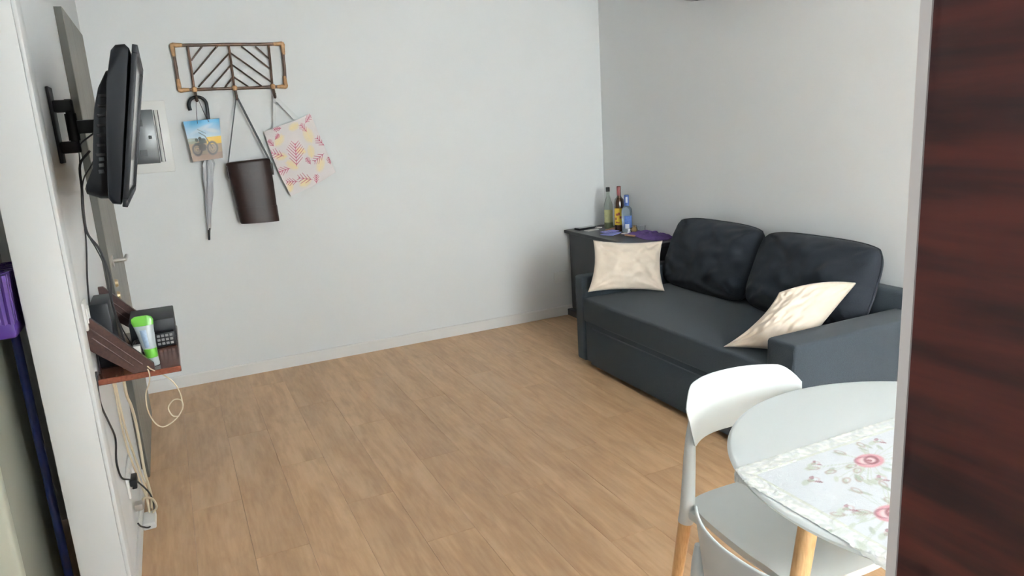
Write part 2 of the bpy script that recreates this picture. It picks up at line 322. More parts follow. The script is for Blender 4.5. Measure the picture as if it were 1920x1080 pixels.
# ------------------------------------------------------------------ bamboo coat rack (v = height, u = X)
RY = YB-0.022
ck = thing('coat_rack', 'dark bamboo coat rack with chevron rods and tan cane corners on the white wall', 'coat rack', (0.449, YB-0.001, 1.76))
TL, TR, BR, BL = (0.147, 2.02), (0.757, 2.018), (0.746, 1.770), (0.150, 1.772)
P3 = lambda p, y=RY: (p[0], y, p[1])
for a, b in ((TL, TR), (TR, BR), (BR, BL), (BL, TL)):
    n = 6; pts = [(a[0]+(b[0]-a[0])*i/n + random.uniform(-.0012,.0012), RY, a[1]+(b[1]-a[1])*i/n + random.uniform(-.0012,.0012)) for i in range(n+1)]
    rr = [0.0098 if i % 2 else 0.0088 for i in range(n+1)]
    wpart('frame_rod', MB().tube(pts, rr, 10, 2), M['rattan'], ck, smooth=True)
for a, b in (((0.228, 2.012), (0.228, 1.775)), ((0.451, 2.012), (0.449, 1.775)), ((0.676, 2.012), (0.668, 1.775))):
    wpart('upright_rod', MB().tube([P3(a), P3(((a[0]+b[0])/2+.001, (a[1]+b[1])/2)), P3(b)], 0.0068, 8, 3), M['rattan'], ck, smooth=True)
    wpart('hook_wrap', MB().lathe([(0.004, -.017), (0.013, -.012), (0.0165, 0), (0.013, .012), (0.004, .017)], (b[0]+0.001, RY-0.004, 1.772), 14), M['cane'], ck, smooth=True)
    hx = b[0]; hk = wpart('hook', MB().tube([(hx+.002, RY-.004, 1.765), (hx+.003, RY-.008, 1.742), (hx+.003, RY-.016, 1.718), (hx+.003, RY-.030, 1.708), (hx+.003, RY-.042, 1.716), (hx+.003, RY-.046, 1.732)], [0.0075, 0.0085, 0.008, 0.0065], 10, 4), M['rod'], ck, smooth=True)
dl = [(0.236, 1.934, 0.305, 1.998+.014), (0.236, 1.857, 0.390, 2.004+.01), (0.252, 1.785, 0.448, 1.971), (0.324, 1.78, 0.446, 1.901), (0.395, 1.775, 0.448, 1.833),
      (0.600, 2.006, 0.668, 1.935), (0.520, 2.008, 0.668, 1.876), (0.455, 1.972, 0.666, 1.800), (0.455, 1.905, 0.606, 1.778), (0.452, 1.838, 0.528, 1.778)]
for a, b, c, e in dl: wpart('diagonal_rod', MB().tube([(a, RY, b), ((a+c)/2, RY-.001, (b+e)/2), (c, RY, e)], 0.0046, 8), M['rod'], ck, smooth=True)
for (x, z), sx, sz in ((TL, 1, -1), (TR, -1, -1), (BR, -1, 1), (BL, 1, 1)):
    wpart('corner_wrap', MB().tube([(x, RY, z+sz*0.062), (x, RY, z+sz*0.02), (x, RY, z), (x+sx*0.02, RY, z), (x+sx*0.052, RY, z)], [0.0105, 0.0125, 0.0135, 0.0125, 0.0100], 12, 3), M['cane'], ck, smooth=True)

# ------------------------------------------------------------------ painted prints (colours stored on a fine mesh)
class Canvas:
    def __init__(s, nx, ny, bgc, asp=1.0):
        s.x, s.y = np.meshgrid(np.linspace(0, asp, nx), np.linspace(0, 1, ny)); s.c = np.zeros((ny, nx, 3)); s.c[:] = bgc[:3]
    def put(s, m, c, a=1.0): m = np.clip(m, 0, 1)[..., None]*a; s.c = s.c*(1-m)+np.array(c[:3])*m
    def ell(s, cx, cy, rx, ry, c, rot=0, a=1, soft=.15):
        dx, dy = s.x-cx, s.y-cy; ct, st = math.cos(rot), math.sin(rot); u = (dx*ct+dy*st)/rx; v = (-dx*st+dy*ct)/ry
        s.put((1-np.hypot(u, v))/soft+.5, c, a)
    def ring(s, cx, cy, rx, ry, wd, c, rot=0, a=1):
        dx, dy = s.x-cx, s.y-cy; ct, st = math.cos(rot), math.sin(rot); u = (dx*ct+dy*st)/rx; v = (-dx*st+dy*ct)/ry
        s.put(1.3-np.abs(np.hypot(u, v)-1)*min(rx, ry)/wd, c, a)
    def seg(s, x0, y0, x1, y1, wd, c, a=1, taper=0):
        dx, dy = x1-x0, y1-y0; t = np.clip(((s.x-x0)*dx+(s.y-y0)*dy)/(dx*dx+dy*dy+1e-9), 0, 1)
        ww = wd*(1-taper*t); s.put((1.0-np.hypot(s.x-x0-t*dx, s.y-y0-t*dy)/ww)*2, c, a)
    def leaf(s, x, y, L, ang, c, n=6, spread=.5, wd=.012, a=.9):
        ca, sa = math.cos(ang), math.sin(ang); s.seg(x, y, x+L*ca, y+L*sa, wd*.6, c, a)
        for i in range(n+1):
            t = (i+.5)/(n+1); l = L*spread*(1-abs(t-.35)*1.0)
            for sg in (-1, 1):
                aa = ang+sg*.75; bx, by = x+L*t*ca, y+L*t*sa; s.seg(bx, by, bx+l*math.cos(aa), by+l*math.sin(aa), wd, c, a, .4)
def sheet(name, P, cv, m, parent=None, thick=0.0, **k):
    mb = MB().grid(P); mk_o = wpart(name, mb, m, parent, smooth=True, **k)
    at = mk_o.data.color_attributes.new('print', 'FLOAT_COLOR', 'POINT')
    col = np.concatenate([cv.c.reshape(-1, 3), np.ones((cv.c.shape[0]*cv.c.shape[1], 1))], 1)
    at.data.foreach_set('color', col.astype(np.float32).ravel())
    return mk_o
def bilin(c, nx, ny):   # c = TL, TR, BR, BL
    TLc, TRc, BRc, BLc = [np.array(q, float) for q in c]; u = np.linspace(0, 1, nx)[None, :, None]; v = np.linspace(0, 1, ny)[:, None, None]
    return TLc*(1-u)*v + TRc*u*v + BRc*u*(1-v) + BLc*(1-u)*(1-v)     # row 0 = bottom

# picture gift bag with the motorbike
pb = thing('gift_bag', 'small picture bag with a motorbike under blue sky hung on the leftmost hook', 'bag', (0.24, 4.735, 1.37))
cv = Canvas(110, 110, lin(196, 214, 224))
sky = np.clip((cv.y-.55)/.4, 0, 1); cv.put(sky, lin(60, 150, 195), .95); cv.ell(.45, .78, .3, .05, lin(215, 222, 226), .3, .5, .8); cv.ell(.75, .72, .2, .05, lin(225, 225, 220), -.2, .5, .8)
cv.put((cv.y < .50)*1.0, lin(150, 128, 100)); cv.put(((cv.y < .56) & (cv.y > .38) & (cv.x > .55))*1.0, lin(212, 172, 50)); cv.put(((cv.y < .57) & (cv.y > .44) & (cv.x < .25))*1.0, lin(120, 130, 110), .8)
cv.put((cv.y < .16)*1.0, lin(128, 104, 88)); cv.ell(.3, .2, .3, .06, lin(95, 85, 75), 0, .6, .6)
for cx, r_ in ((.70, .15), (.22, .13)):
    cv.ring(cx, .28, r_, r_*1.0, .035, lin(45, 42, 42)); cv.ring(cx, .28, r_*.55, r_*.55, .012, lin(90, 85, 80))
    for q in range(6): cv.seg(cx, .28, cx+r_*.85*math.cos(q*PI/3), .28+r_*.85*math.sin(q*PI/3), .006, lin(80, 76, 70), .7)
cv.seg(.70, .28, .52, .60, .016, lin(35, 38, 40)); cv.seg(.52, .60, .36, .70, .012, lin(40, 44, 48)); cv.seg(.34, .78, .56, .66, .008, lin(50, 60, 66)); cv.seg(.20, .42, .52, .45, .035, lin(55, 60, 55)); cv.ell(.42, .50, .11, .05, lin(60, 66, 60), .1)
cv.ell(.40, .33, .12, .09, lin(62, 56, 50)); cv.seg(.22, .28, .5, .25, .014, lin(70, 66, 62)); cv.ell(.26, .52, .05, .045, lin(55, 62, 50)); cv.ell(.36, .55, .05, .04, lin(48, 52, 44))
c4 = [(0.140, 4.735, 1.594), (0.338, 4.735, 1.602), (0.326, 4.735, 1.374), (0.160, 4.735, 1.362)]
P = bilin(c4, 110, 110); P[..., 1] += 0.004*np.sin(np.linspace(0, 9, 110))[None, :]*np.linspace(0, 1, 110)[:, None]
sheet('printed_front', P, cv, M['print'], pb)
Pb = bilin([(x, y+0.010, z) for x, y, z in c4], 6, 6); wpart('back_panel', MB().grid(Pb), M['whitepaper'], pb)
t = MB()
for a, b in ((0, 3), (3, 2), (2, 1)):
    A, B_ = c4[a], c4[b]; t.add([A, B_, (B_[0], B_[1]+.010, B_[2]), (A[0], A[1]+.010, A[2])], [(0, 1, 2, 3)])
wpart('gusset', t, M['whitepaper'], pb)
wpart('cord_handle', MB().tube([(0.215, 4.732, 1.578), (0.220, 4.745, 1.65), (0.230, 4.752, 1.716), (0.240, 4.752, 1.712), (0.262, 4.745, 1.63), (0.278, 4.732, 1.585)], 0.0018, 6, 3), M['cable'], pb, smooth=True)

# umbrella
um = thing('umbrella', 'closed clear umbrella with black crook handle hung below the picture bag', 'umbrella', (0.19, 4.765, 0.89))
wpart('crook_handle', MB().tube([(0.189, 4.757, 1.655), (0.186, 4.757, 1.688), (0.198, 4.757, 1.716), (0.226, 4.757, 1.729), (0.255, 4.757, 1.725), (0.276, 4.757, 1.705), (0.281, 4.757, 1.675), (0.278, 4.758, 1.60)], [.0105, .010, .009, .0095, .0095, .010], 12, 4), M['black'], um, smooth=True)
wpart('shaft', MB().tube([(0.278, 4.758, 1.605), (0.262, 4.762, 1.45), (0.191, 4.768, 0.955)], 0.004, 8), M['steel'], um, smooth=True)
n = 60; m_ = 40; top = Vector((0.250, 4.770, 1.41)); bot = Vector((0.190, 4.767, 0.955)); Pn = np.zeros((n, m_+1, 3))
for i in range(n):
    f = i/(n-1); c = top.lerp(bot, f); R0 = 0.010+0.024*(1-f)**1.1 if f > .15 else 0.006+0.024*f/.15
    for k in range(m_+1):
        a = 2*PI*k/m_; rr = R0*(1+0.30*math.sin(7*a+3*f)*(.4+.6*(1-f)) + .12*math.sin(3*a+14*f)); Pn[i, k] = (c.x+rr*math.cos(a), c.y+rr*.75*math.sin(a), c.z)
wpart('folded_canopy', MB().grid(Pn), M['clearpl'], um, smooth=True, angle=80)
wpart('tip', MB().tube([(0.192, 4.767, 0.965), (0.1885, 4.767, 0.945), (0.182, 4.767, 0.893)], [0.0085, 0.0075, 0.006], 12), M['black'], um, smooth=True)

# brown leather carrying case
cs = thing('carrying_case', 'dark brown leather carrying case on a thin strap from the middle hook', 'case', (0.47, 4.735, 0.965))
n = 28; secs = [(0.3395, 0.5905, 1.337, 1.345), (0.3405, 0.5915, 1.325, 1.331), (0.347, 0.5925, 1.25, 1.25), (0.3555, 0.594, 1.15, 1.15), (0.363, 0.5945, 1.072, 1.066), (0.3633, 0.5955, 1.0665, 1.0605), (0.370, 0.5975, 0.985, 0.978), (0.374, 0.5965, 0.9745, 0.968)]
rows_ = []
for xa, xb, za, zb in secs:
    cx, hw = (xa+xb)/2, (xb-xa)/2; row = []
    for k in range(n):
        a = 2*PI*k/n; ca, sa = math.cos(a), math.sin(a); ex = 0.62
        ux = math.copysign(abs(ca)**ex, ca); uy = math.copysign(abs(sa)**ex, sa); row.append((cx+hw*ux, 4.735+0.052*uy, za+(zb-za)*(ux+1)/2))
    rows_.append(row)
def rings(rs):
    mb = MB(); n = len(rs[0]); vs = [v for r in rs for v in r]
    fs = [(i*n+k, i*n+(k+1) % n, (i+1)*n+(k+1) % n, (i+1)*n+k) for i in range(len(rs)-1) for k in range(n)]
    fs += [tuple(range(n)), tuple(range((len(rs)-1)*n, len(rs)*n))[::-1]]; return mb.add(vs, fs)
wpart('body', rings(rows_[1:5]), M['leather'], cs, smooth=True, angle=50)
wpart('base_band', rings([[(v[0]+(v[0]-.478)*.012, 4.735+(v[1]-4.735)*1.03, v[2]) for v in r] for r in rows_[4:]]), M['leather'], cs, smooth=True, angle=50)
def shr(r, s, dz): cx = sum(v[0] for v in r)/len(r); return [(cx+(v[0]-cx)*s, 4.735+(v[1]-4.735)*s, v[2]+dz) for v in r]
wpart('lid', rings([shr(rows_[0], .90, .007), shr(rows_[0], .985, .004), shr(rows_[0], 1.02, -.004), shr(rows_[1], 1.02, 0)]), M['leather'], cs, smooth=True, angle=50)
def strap(a, b, wd, th, m, root, nm, sag=0.0, dirv=(1, 0, 0)):
    a, b = Vector(a), Vector(b); q = (b-a).normalized(); s = Vector(dirv); s = (s-q*s.dot(q)).normalized()*wd/2; nn = q.cross(s).normalized()*th/2
    t = MB(); rws = []
    for i in range(9):
        f = i/8; p = a.lerp(b, f)+Vector((0, 0, -sag*math.sin(PI*f))); rws.append([p-s-nn, p+s-nn, p+s+nn, p-s+nn])
    vs = [v for r in rws for v in r]; fs = [(i*4+k, i*4+(k+1) % 4, (i+1)*4+(k+1) % 4, (i+1)*4+k) for i in range(8) for k in range(4)]+[(0, 1, 2, 3), (35, 34, 33, 32)]
    return wpart(nm, t.add(vs, fs), m, root)
hk2 = (0.452, 4.752, 1.716)
strap((0.447, 4.750, 1.712), (0.3435, 4.735, 1.315), 0.007, 0.003, M['black'], cs, 'strap')
strap((0.456, 4.750, 1.712), (0.596, 4.735, 1.315), 0.012, 0.003, M['black'], cs, 'strap')
for x, z in ((0.3415, 1.30), (0.5985, 1.30)): wpart('strap_tab', MB().rbox((x-.004, 4.722, z-.05), (x+.004, 4.748, z+.02), .002), M['leather'], cs)
wpart('strap_loop', MB().tube([(0.448, 4.752, 1.705), (0.449, 4.754, 1.722), (0.452, 4.754, 1.726), (0.456, 4.752, 1.722), (0.456, 4.75, 1.705)], 0.005, 8, 3), M['black'], cs, smooth=True)

# tote bag with leaf print
tb = thing('tote_bag', 'white tote bag printed with pink and yellow leaves hung askew on the rightmost hook', 'tote bag', (0.8, 4.76, 1.11))
cv = Canvas(250, 320, (0.76, 0.71, 0.70), 0.78)
pk, yl = lin(178, 62, 98), lin(236, 216, 150)
for x, y, L, a in ((.16, .80, .20, .6), (.62, .70, .26, 1.6), (.55, .47, .2, 1.3), (.22, .40, .2, 2.2), (.60, .22, .22, .9), (.28, .10, .2, .2), (.12, .58, .18, 2.8), (.45, .92, .18, .2), (.42, .55, .16, 2.5), (.05, .12, .16, 1.1)):
    cv.ell(x, y, L*.42, L*.30, yl, a, .38, .6); cv.leaf(x-L*.4*math.cos(a), y-L*.4*math.sin(a), L*.9, a, lin(238, 216, 150), 6, .5, .010, .4)
for x, y, L, a in ((.31, .50, .30, 1.25), (.70, .93, .12, .5), (.60, .83, .13, 1.9), (.09, .62, .17, 2.5), (.05, .80, .10, 2.0), (.15, .86, .08, .6), (.65, .34, .17, 3.3), (.76, .52, .16, 1.9), (.46, .36, .10, 1.8), (.10, .38, .15, 3.1), (.13, .18, .14, 2.8), (.33, .14, .19, 2.6), (.46, .06, .11, 1.2), (.22, .97, .10, 3.0), (.76, .20, .1, 1.4)):
    cv.leaf(x-L*.45*math.cos(a), y-L*.45*math.sin(a), L*1.12, a, pk, 6 if L > .25 else 3, .56, .0088 if L > .25 else .0085, .85)
c4 = [(0.582, 4.755, 1.502), (0.868, 4.755, 1.605), (0.985, 4.755, 1.232), (0.690, 4.755, 1.108)]
def tote(off, nx, ny, amp):
    P = bilin([(x, y+off, z) for x, y, z in c4], nx, ny); u = np.linspace(0, 1, nx)[None, :]; v = np.linspace(0, 1, ny)[:, None]
    P[..., 1] += amp*(np.sin(u*7+v*3)*.004+np.sin(u*13-v*5)*.0025) - amp*.012*np.sin(PI*u)*np.sin(PI*v)
    P[..., 2] += .010*np.sin(u*PI)*(v-1)*1.0 + 0.006*np.sin(u*5+1)*v; P[..., 0] -= 0.012*np.sin(PI*v)*(u < 0.5)*(1-2*u); return P
sheet('printed_front', tote(0, 250, 320, 1), cv, M['printcloth'], tb)
wpart('back_panel', MB().grid(tote(0.012, 30, 30, -.3)), M['strapwhite'], tb, smooth=True)
strap((0.669, 4.752, 1.712), (0.775, 4.755, 1.576), 0.022, 0.0015, M['strapwhite'], tb, 'strap')
strap((0.670, 4.756, 1.712), (0.645, 4.762, 1.524), 0.016, 0.0015, M['strapwhite'], tb, 'strap')
strap((0.672, 4.762, 1.712), (0.792, 4.766, 1.576), 0.018, 0.0015, M['strapwhite'], tb, 'strap')

# ------------------------------------------------------------------ wall outlets
def outlet(loc, label, axis, wd, ht):
    o = thing('wall_outlet', label, 'outlet', loc)
    if axis == 'y':
        mk('plate', MB().rbox((-wd/2, -0.010, -ht/2), (wd/2, -0.0005, ht/2), 0.004), M['panelwhite'], o, smooth=True)
        mk('socket_insert', MB().rbox((-wd*.3, -0.013, -ht*.27), (wd*.3, -0.0095, ht*.27), 0.002), M['base'], o, smooth=True)
    else:
        mk('plate', MB().rbox((0.0005, -wd/2, -ht/2), (0.010, wd/2, ht/2), 0.004), M['panelwhite'], o, smooth=True)
        for k in (-1, 1): mk('socket_insert', MB().rbox((0.0095, -wd*.12+k*wd*.22, -ht*.27), (0.014, wd*.12+k*wd*.22, ht*.27), 0.002), M['base'], o, smooth=True)
    return o
outlet((2.60, YB, 0.302), 'white wall outlet beside the dark cabinet near the baseboard', 'y', 0.12, 0.085)
outlet((XL, 2.625, 0.975), 'white double outlet on the left wall beside the black router', 'x', 0.09, 0.09)
outlet((XL, 2.95, 0.27), 'white outlet low on the left wall where the black plug goes', 'x', 0.22, 0.09)

# ------------------------------------------------------------------ television and wall mount
tv = thing('television', 'black flat television seen edge-on, tilted forward from the left wall', 'television', (-0.07, 2.66, 1.32))
ya, yb = 2.285, 3.06
prof = [(-0.0255, 1.742), (-0.030, 1.752), (-0.040, 1.757), (-0.068, 1.755), (-0.080, 1.744), (-0.092, 1.725), (-0.112, 1.668), (-0.126, 1.50), (-0.133, 1.39), (-0.135, 1.345), (-0.118, 1.328), (-0.112, 1.333)]
prof = [(-0.036, 1.745), (-0.045, 1.756), (-0.068, 1.754), (-0.080, 1.742), (-0.090, 1.71), (-0.104, 1.66), (-0.128, 1.52), (-0.145, 1.40), (-0.150, 1.352), (-0.142, 1.336), (-0.122, 1.332)]
def shrinkp(p, s, dx=0):
    cx = sum(q[0] for q in p)/len(p); cz = sum(q[1] for q in p)/len(p); return [(cx+(x-cx)*s+dx, cz+(z-cz)*s) for x, z in p]
rws = []
for y, s in ((ya, .93), (ya+.006, .985), (ya+.02, 1.0), (yb-.02, 1.0), (yb-.006, .985), (yb, .93)): rws.append([(x, y, z) for x, z in shrinkp(prof, s)])
wpart('back_casing', rings(rws), M['black'], tv, smooth=True, angle=50)
bulge = [(-0.085, 1.70), (-0.104, 1.692), (-0.128, 1.652), (-0.146, 1.60), (-0.166, 1.50), (-0.178, 1.43), (-0.206, 1.378), (-0.204, 1.366), (-0.172, 1.350), (-0.13, 1.345)]
rws = [[(x, y, z) for x, z in shrinkp(bulge, s)] for y, s in ((ya+.045, .90), (ya+.055, .97), (ya+.075, 1.0), (yb-.075, 1.0), (yb-.055, .97), (yb-.045, .90))]
bb = wpart('rear_housing', rings(rws), M['black'], tv, smooth=True, angle=50)
for k in range(7):
    z = 1.47+k*0.026; x = -0.153+(z-1.47)*0.20; wpart('side_vent', MB().rbox((x-.010, ya+.040, z-.004), (x+.014, ya+.0475, z+.004), .0015), M['blackmatt'], bb)
for k, z in enumerate((1.425, 1.442, 1.458)): wpart('side_port', MB().rbox((-.163+.003*k, ya+.038, z-.005), (-.150+.003*k, ya+.0475, z+.005), .001), M['panelgrey'], bb)
def tf(d, s):            # point on the tilted front plane: d = metres up, s = proud
    ax, az = math.sin(math.radians(12.2)), math.cos(math.radians(12.2)); return (-0.1195+ax*d+az*s, 1.327+az*d-ax*s)
hh = 0.437; bw = 0.022
def fr(d0, d1, s0, s1, y0, y1):
    q = [tf(d0, s0), tf(d1, s0), tf(d1, s1), tf(d0, s1)]; return MB().prism(q, 'y', y0, y1)
t = MB()
for a in ((0, bw, ya, yb), (hh-bw, hh, ya, yb), (bw, hh-bw, ya, ya+bw), (bw, hh-bw, yb-bw, yb)):
    q = fr(a[0], a[1], 0, .014, a[2], a[3]); t.add(q.v, q.f)
wpart('bezel', t, M['black'], tv, bevel=0.002)
wpart('screen', fr(bw-.002, hh-bw+.002, 0, .007, ya+bw-.002, yb-bw+.002), M['screen'], tv)
wm = thing('tv_wall_mount', 'black articulated bracket fixing the television to the left wall', 'bracket', (XL, 2.81, 1.45))
wpart('wall_plate', MB().rbox((XL+.001, 2.765, 1.445), (XL+.010, 2.855, 1.685), .003), M['blackmatt'], wm, smooth=True)
for z in (1.625, 1.495):
    wpart('knuckle', MB().rbox((XL+.008, 2.785, z-.020), (XL+.062, 2.835, z+.018), .006), M['blackmatt'], wm, smooth=True)
wpart('swing_post', MB().rbox((XL+.040, 2.79, 1.475), (XL+.064, 2.83, 1.645), .005), M['blackmatt'], wm, smooth=True)
wpart('swing_arm', MB().rbox((XL+.055, 2.79, 1.535), (-0.150, 2.826, 1.578), .006), M['blackmatt'], wm, smooth=True)
wpart('pivot_knob', MB().tube([(XL+.052, 2.80, 1.515), (XL+.052, 2.80, 1.60)], .017, 14), M['blackmatt'], wm, smooth=True)
wpart('vesa_plate', MB().rbox((-0.168, 2.74, 1.49), (-0.156, 2.87, 1.62), .002), M['blackmatt'], wm)

# ------------------------------------------------------------------ shelf with its load
sh = thing('wall_shelf', 'red brown wall shelf with dark triangular side panels on the left wall', 'shelf', (XL, 2.89, 0.74))
wpart('shelf_board', MB().rbox((XL+.001, 2.59, 0.745), (-0.048, 3.19, 0.765), .002, 1), M['shelfred'], sh)
for y0 in (2.595, 3.165):
    pp = wpart('side_panel', MB().prism([(XL+.001, .862), (XL+.001, .965), (XL+.018, .965), (-.126, .786), (-.126, .7655), (-.190, .7655)], 'y', y0, y0+.018), M['shelfdark'], sh)
    for k in (0, 1):
        o1 = .022+.03*k; wpart('groove_moulding', MB().tube([(XL+.012, y0-.001, .955-o1), (-.140-o1*.9, y0-.001, .792-.002)], .0022, 6), M['shelfdark'], pp)
bx = thing('router', 'upright black router box standing against the left wall on the shelf', 'router', (-0.26, 2.79, 0.766))
wpart('body', MB().rbox((-.292, 2.72, .766), (-.236, 2.90, .985), .004), M['black'], bx, smooth=True)
for k in range(4): wpart('status_light', MB().tube([(-.250, 2.7185, .80+k*.016), (-.250, 2.7205, .80+k*.016)], .003, 8), M['panelwhite'], bx)
dc = thing('set_top_box', 'flat black set-top box at the far corner of the wall shelf', 'set-top box', (-0.12, 3.08, 0.766))
wpart('body', MB().rbox((-.200, 2.905, .792), (-.050, 3.13, .862), .003), M['black'], dc, smooth=True)
for x, y in ((-.19, 2.93), (-.06, 2.93), (-.19, 3.11), (-.06, 3.11)): wpart('foot', MB().tube([(x, y, .7655), (x, y, .793)], .010, 10), M['black'], dc)
rc = thing('remote_control', 'dark remote with pale keys in front of the set-top box', 'remote', (-0.085, 2.875, 0.766))
wpart('body', MB().rbox((-.135, 2.868, .7665), (-.055, 2.896, .820), .005), M['black'], rc, smooth=True)
for i in range(4):
    for j in range(3): wpart('key', MB().rbox((-.115+i*.014, 2.865, .775+j*.0145), (-.105+i*.014, 2.869, .784+j*.0145), .001, 1), M['panelgrey2'], rc)
gt = thing('gel_tube', 'pale hair gel tube with bright green ends standing on the wall shelf', 'tube', (-0.128, 2.655, 0.766))
def ellsec(z, hw, hd, cx=-.128, cy=2.655, n=20): return [(cx+hw*math.cos(2*PI*k/n), cy+hd*math.sin(2*PI*k/n), z) for k in range(n)]
L_ = lambda z: -.128-.014*(z-.766)/.16
wpart('cap', rings([ellsec(z, w_, .019, L_(z)) for z, w_ in ((.7665, .017), (.770, .0185), (.795, .019))]), M['tubeclear'], gt, smooth=True)
wpart('green_collar', rings([ellsec(z, w_, .0188, L_(z)) for z, w_ in ((.7952, .0190), (.815, .0205), (.826, .0215))]), M['green'], gt, smooth=True)
wpart('tube_body', rings([ellsec(z, w_, d_, L_(z)) for z, w_, d_ in ((.8262, .0215, .0185), (.86, .025, .017), (.89, .028, .013), (.905, .0305, .0105))]), M['tubeclear'], gt, smooth=True)
wpart('label', rings([ellsec(z, w_, d_, L_(z)-.003) for z, w_, d_ in ((.832, .0155, .0192), (.86, .0175, .0178), (.892, .0195, .0138))]), M['tubelabel'], gt, smooth=True)
wpart('green_end', rings([ellsec(z, w_, d_, L_(z)) for z, w_, d_ in ((.9052, .0306, .0105), (.922, .0335, .006), (.932, .030, .003), (.938, .018, .002))]), M['green'], gt, smooth=True)
wp = single('charger_plug', MB().rbox((-.183, 2.66, .8), (-.160, 2.684, .838), .003).rbox((-.176, 2.665, .766), (-.168, 2.675, .80), .002), M['panelwhite'], 'small white charger beside the green gel tube', 'charger', (-.171, 2.672, .766), smooth=True)
for nm, lb, a, b, m in (('adapter', 'small black power adapter lying by the router', (-.232, 2.80, .766), (-.190, 2.86, .80), 'black'),
                        ('cardboard_piece', 'small beige card lying among the cables on the shelf', (-.222, 2.66, .7662), (-.190, 2.72, .80), 'tan')):
    single(nm, MB().rbox(a, b, .003), M[m], lb, 'adapter' if nm == 'adapter' else 'card', ((a[0]+b[0])/2, (a[1]+b[1])/2, a[2]), smooth=True)
# tangle of cables on the shelf
for q in range(3):
    pts = []
    cx, cy = (-.205, -.185, -.165)[q], (2.76, 2.72, 2.80)[q]
    for k in range(14):
        a = k*1.15+q; pts.append((cx+.028*math.cos(a)*(1-.2*(k % 3)), cy+.055*math.sin(a*1.3), .772+.010*(k % 4)+.012*(k/14)*q))
    single('cable_coil', MB().tube(pts, .0042, 6, 4), M['cable'], ('black cable coiled behind the gel tube', 'black cable heaped at the near end of the shelf', 'black cable looped before the set-top box')[q], 'cable', (cx, cy, .766), smooth=True)

def cable(pts, r, m, label, name='cable', group=None):
    o = pts[-1]; return single(name, MB().tube(pts, r, 8, 5), M[m], label, 'cable', o, group, smooth=True)
X1 = XL+.006
cable([(-.17, 2.75, 1.545), (-.235, 2.80, 1.50), (XL+.03, 3.10, 1.46), (XL+.02, 3.08, 1.36), (X1, 3.10, 1.27), (X1, 3.03, 1.164), (X1, 2.844, 1.059), (X1, 2.743, .967), (X1, 2.70, .92), (X1, 2.69, .80), (X1, 2.665, .768)], .0028, 'cable', 'thin black cable running straight down the left wall from the bracket')
cable([(-.20, 2.66, 1.48), (-.235, 2.68, 1.44), (-.245, 2.70, 1.36), (-.254, 2.7, 1.27), (-.252, 2.7, 1.218), (-.23, 2.7, 1.172), (-.217, 2.7, 1.108), (-.213, 2.7, 1.054), (-.222, 2.71, .99), (-.215, 2.73, .90), (-.205, 2.76, .80)], .0038, 'cable', 'thicker black cable hanging in a curve from the television to the shelf')
cable([(-.165, 2.64, 1.50), (-.20, 2.655, 1.44), (-.235, 2.68, 1.39), (-.253, 2.685, 1.30), (-.250, 2.69, 1.218), (-.236, 2.69, 1.172), (-.222, 2.69, 1.108), (-.222, 2.69, 1.0), (-.214, 2.75, .90), (-.19, 2.80, .80)], .0022, 'cable', 'slim black cable twisted beside the thicker television cable')
cable([(X1, 2.585, .795), (X1, 2.56, .76), (X1, 2.545, .699), (X1, 2.65, .601), (X1, 2.735, .525), (X1, 2.735, .49), (X1, 2.65, .455), (X1, 2.70, .376), (X1+.006, 2.88, .285)], .0032, 'cable', 'black cable dropping from the shelf down the left wall')
cable([(X1+.012, 2.92, .272), (-.262, 3.0, .20), (-.250, 3.095, .12), (-.247, 3.16, .05), (-.250, 3.14, .008), (-.262, 3.02, .012), (-.283, 2.93, .065), (-.286, 2.86, .115)], .0032, 'cable', 'short black cable looping from the plug to the floor and back')
single('plug_adapter', MB().rbox((XL+.010, 2.86, .262), (XL+.034, 2.93, .288), .004).rbox((XL+.012, 2.89, .238), (XL+.030, 2.915, .265), .004), M['black'], 'black plug adapter in the low left wall outlet', 'adapter', (XL+.012, 2.895, .238), smooth=True)
single('grey_plug', MB().rbox((XL+.008, 2.885, .150), (XL+.036, 2.925, .176), .004), M['steel'], 'grey plug on the left wall below the black adapter', 'plug', (XL+.012, 2.905, .150), smooth=True)
single('plug_strip', MB().rbox((-.288, 3.015, .0005), (-.240, 3.125, .030), .006), M['panelwhite'], 'small white power strip lying on the floor by the left wall', 'power strip', (-.264, 3.07, .0005), smooth=True)
cable([(-.262, 3.15, .742), (-.262, 3.10, .66), (-.261, 3.06, .56), (-.260, 3.15, .48), (-.262, 3.24, .38), (-.262, 3.24, .27), (-.262, 3.22, .16), (-.258, 3.26, .03), (-.262, 3.18, .008)], .0055, 'creamcable', 'thick cream cable hanging from the shelf in front of the grey door')
cable([(-.287, 3.00, .742), (-.288, 3.03, .60), (-.288, 3.05, .48), (-.286, 3.10, .36), (-.280, 3.20, .20), (-.272, 3.24, .08), (-.268, 3.16, .010)], .0042, 'creamcable', 'cream cable hugging the left wall down to the floor')
cable([(-.290, 2.94, .742), (-.290, 2.99, .60), (-.290, 2.99, .45), (-.288, 3.03, .33), (-.280, 3.10, .20), (-.268, 3.14, .09), (-.262, 3.10, .034)], .0038, 'creamcable', 'cream cable nearest the viewer on the left wall')
cable([(XL+.03, 2.91, .164), (-.262, 2.98, .155), (-.238, 3.03, .12), (-.232, 3.08, .06), (-.250, 3.09, .034)], .0045, 'creamcable', 'short cream cable arching from the grey plug to the power strip')
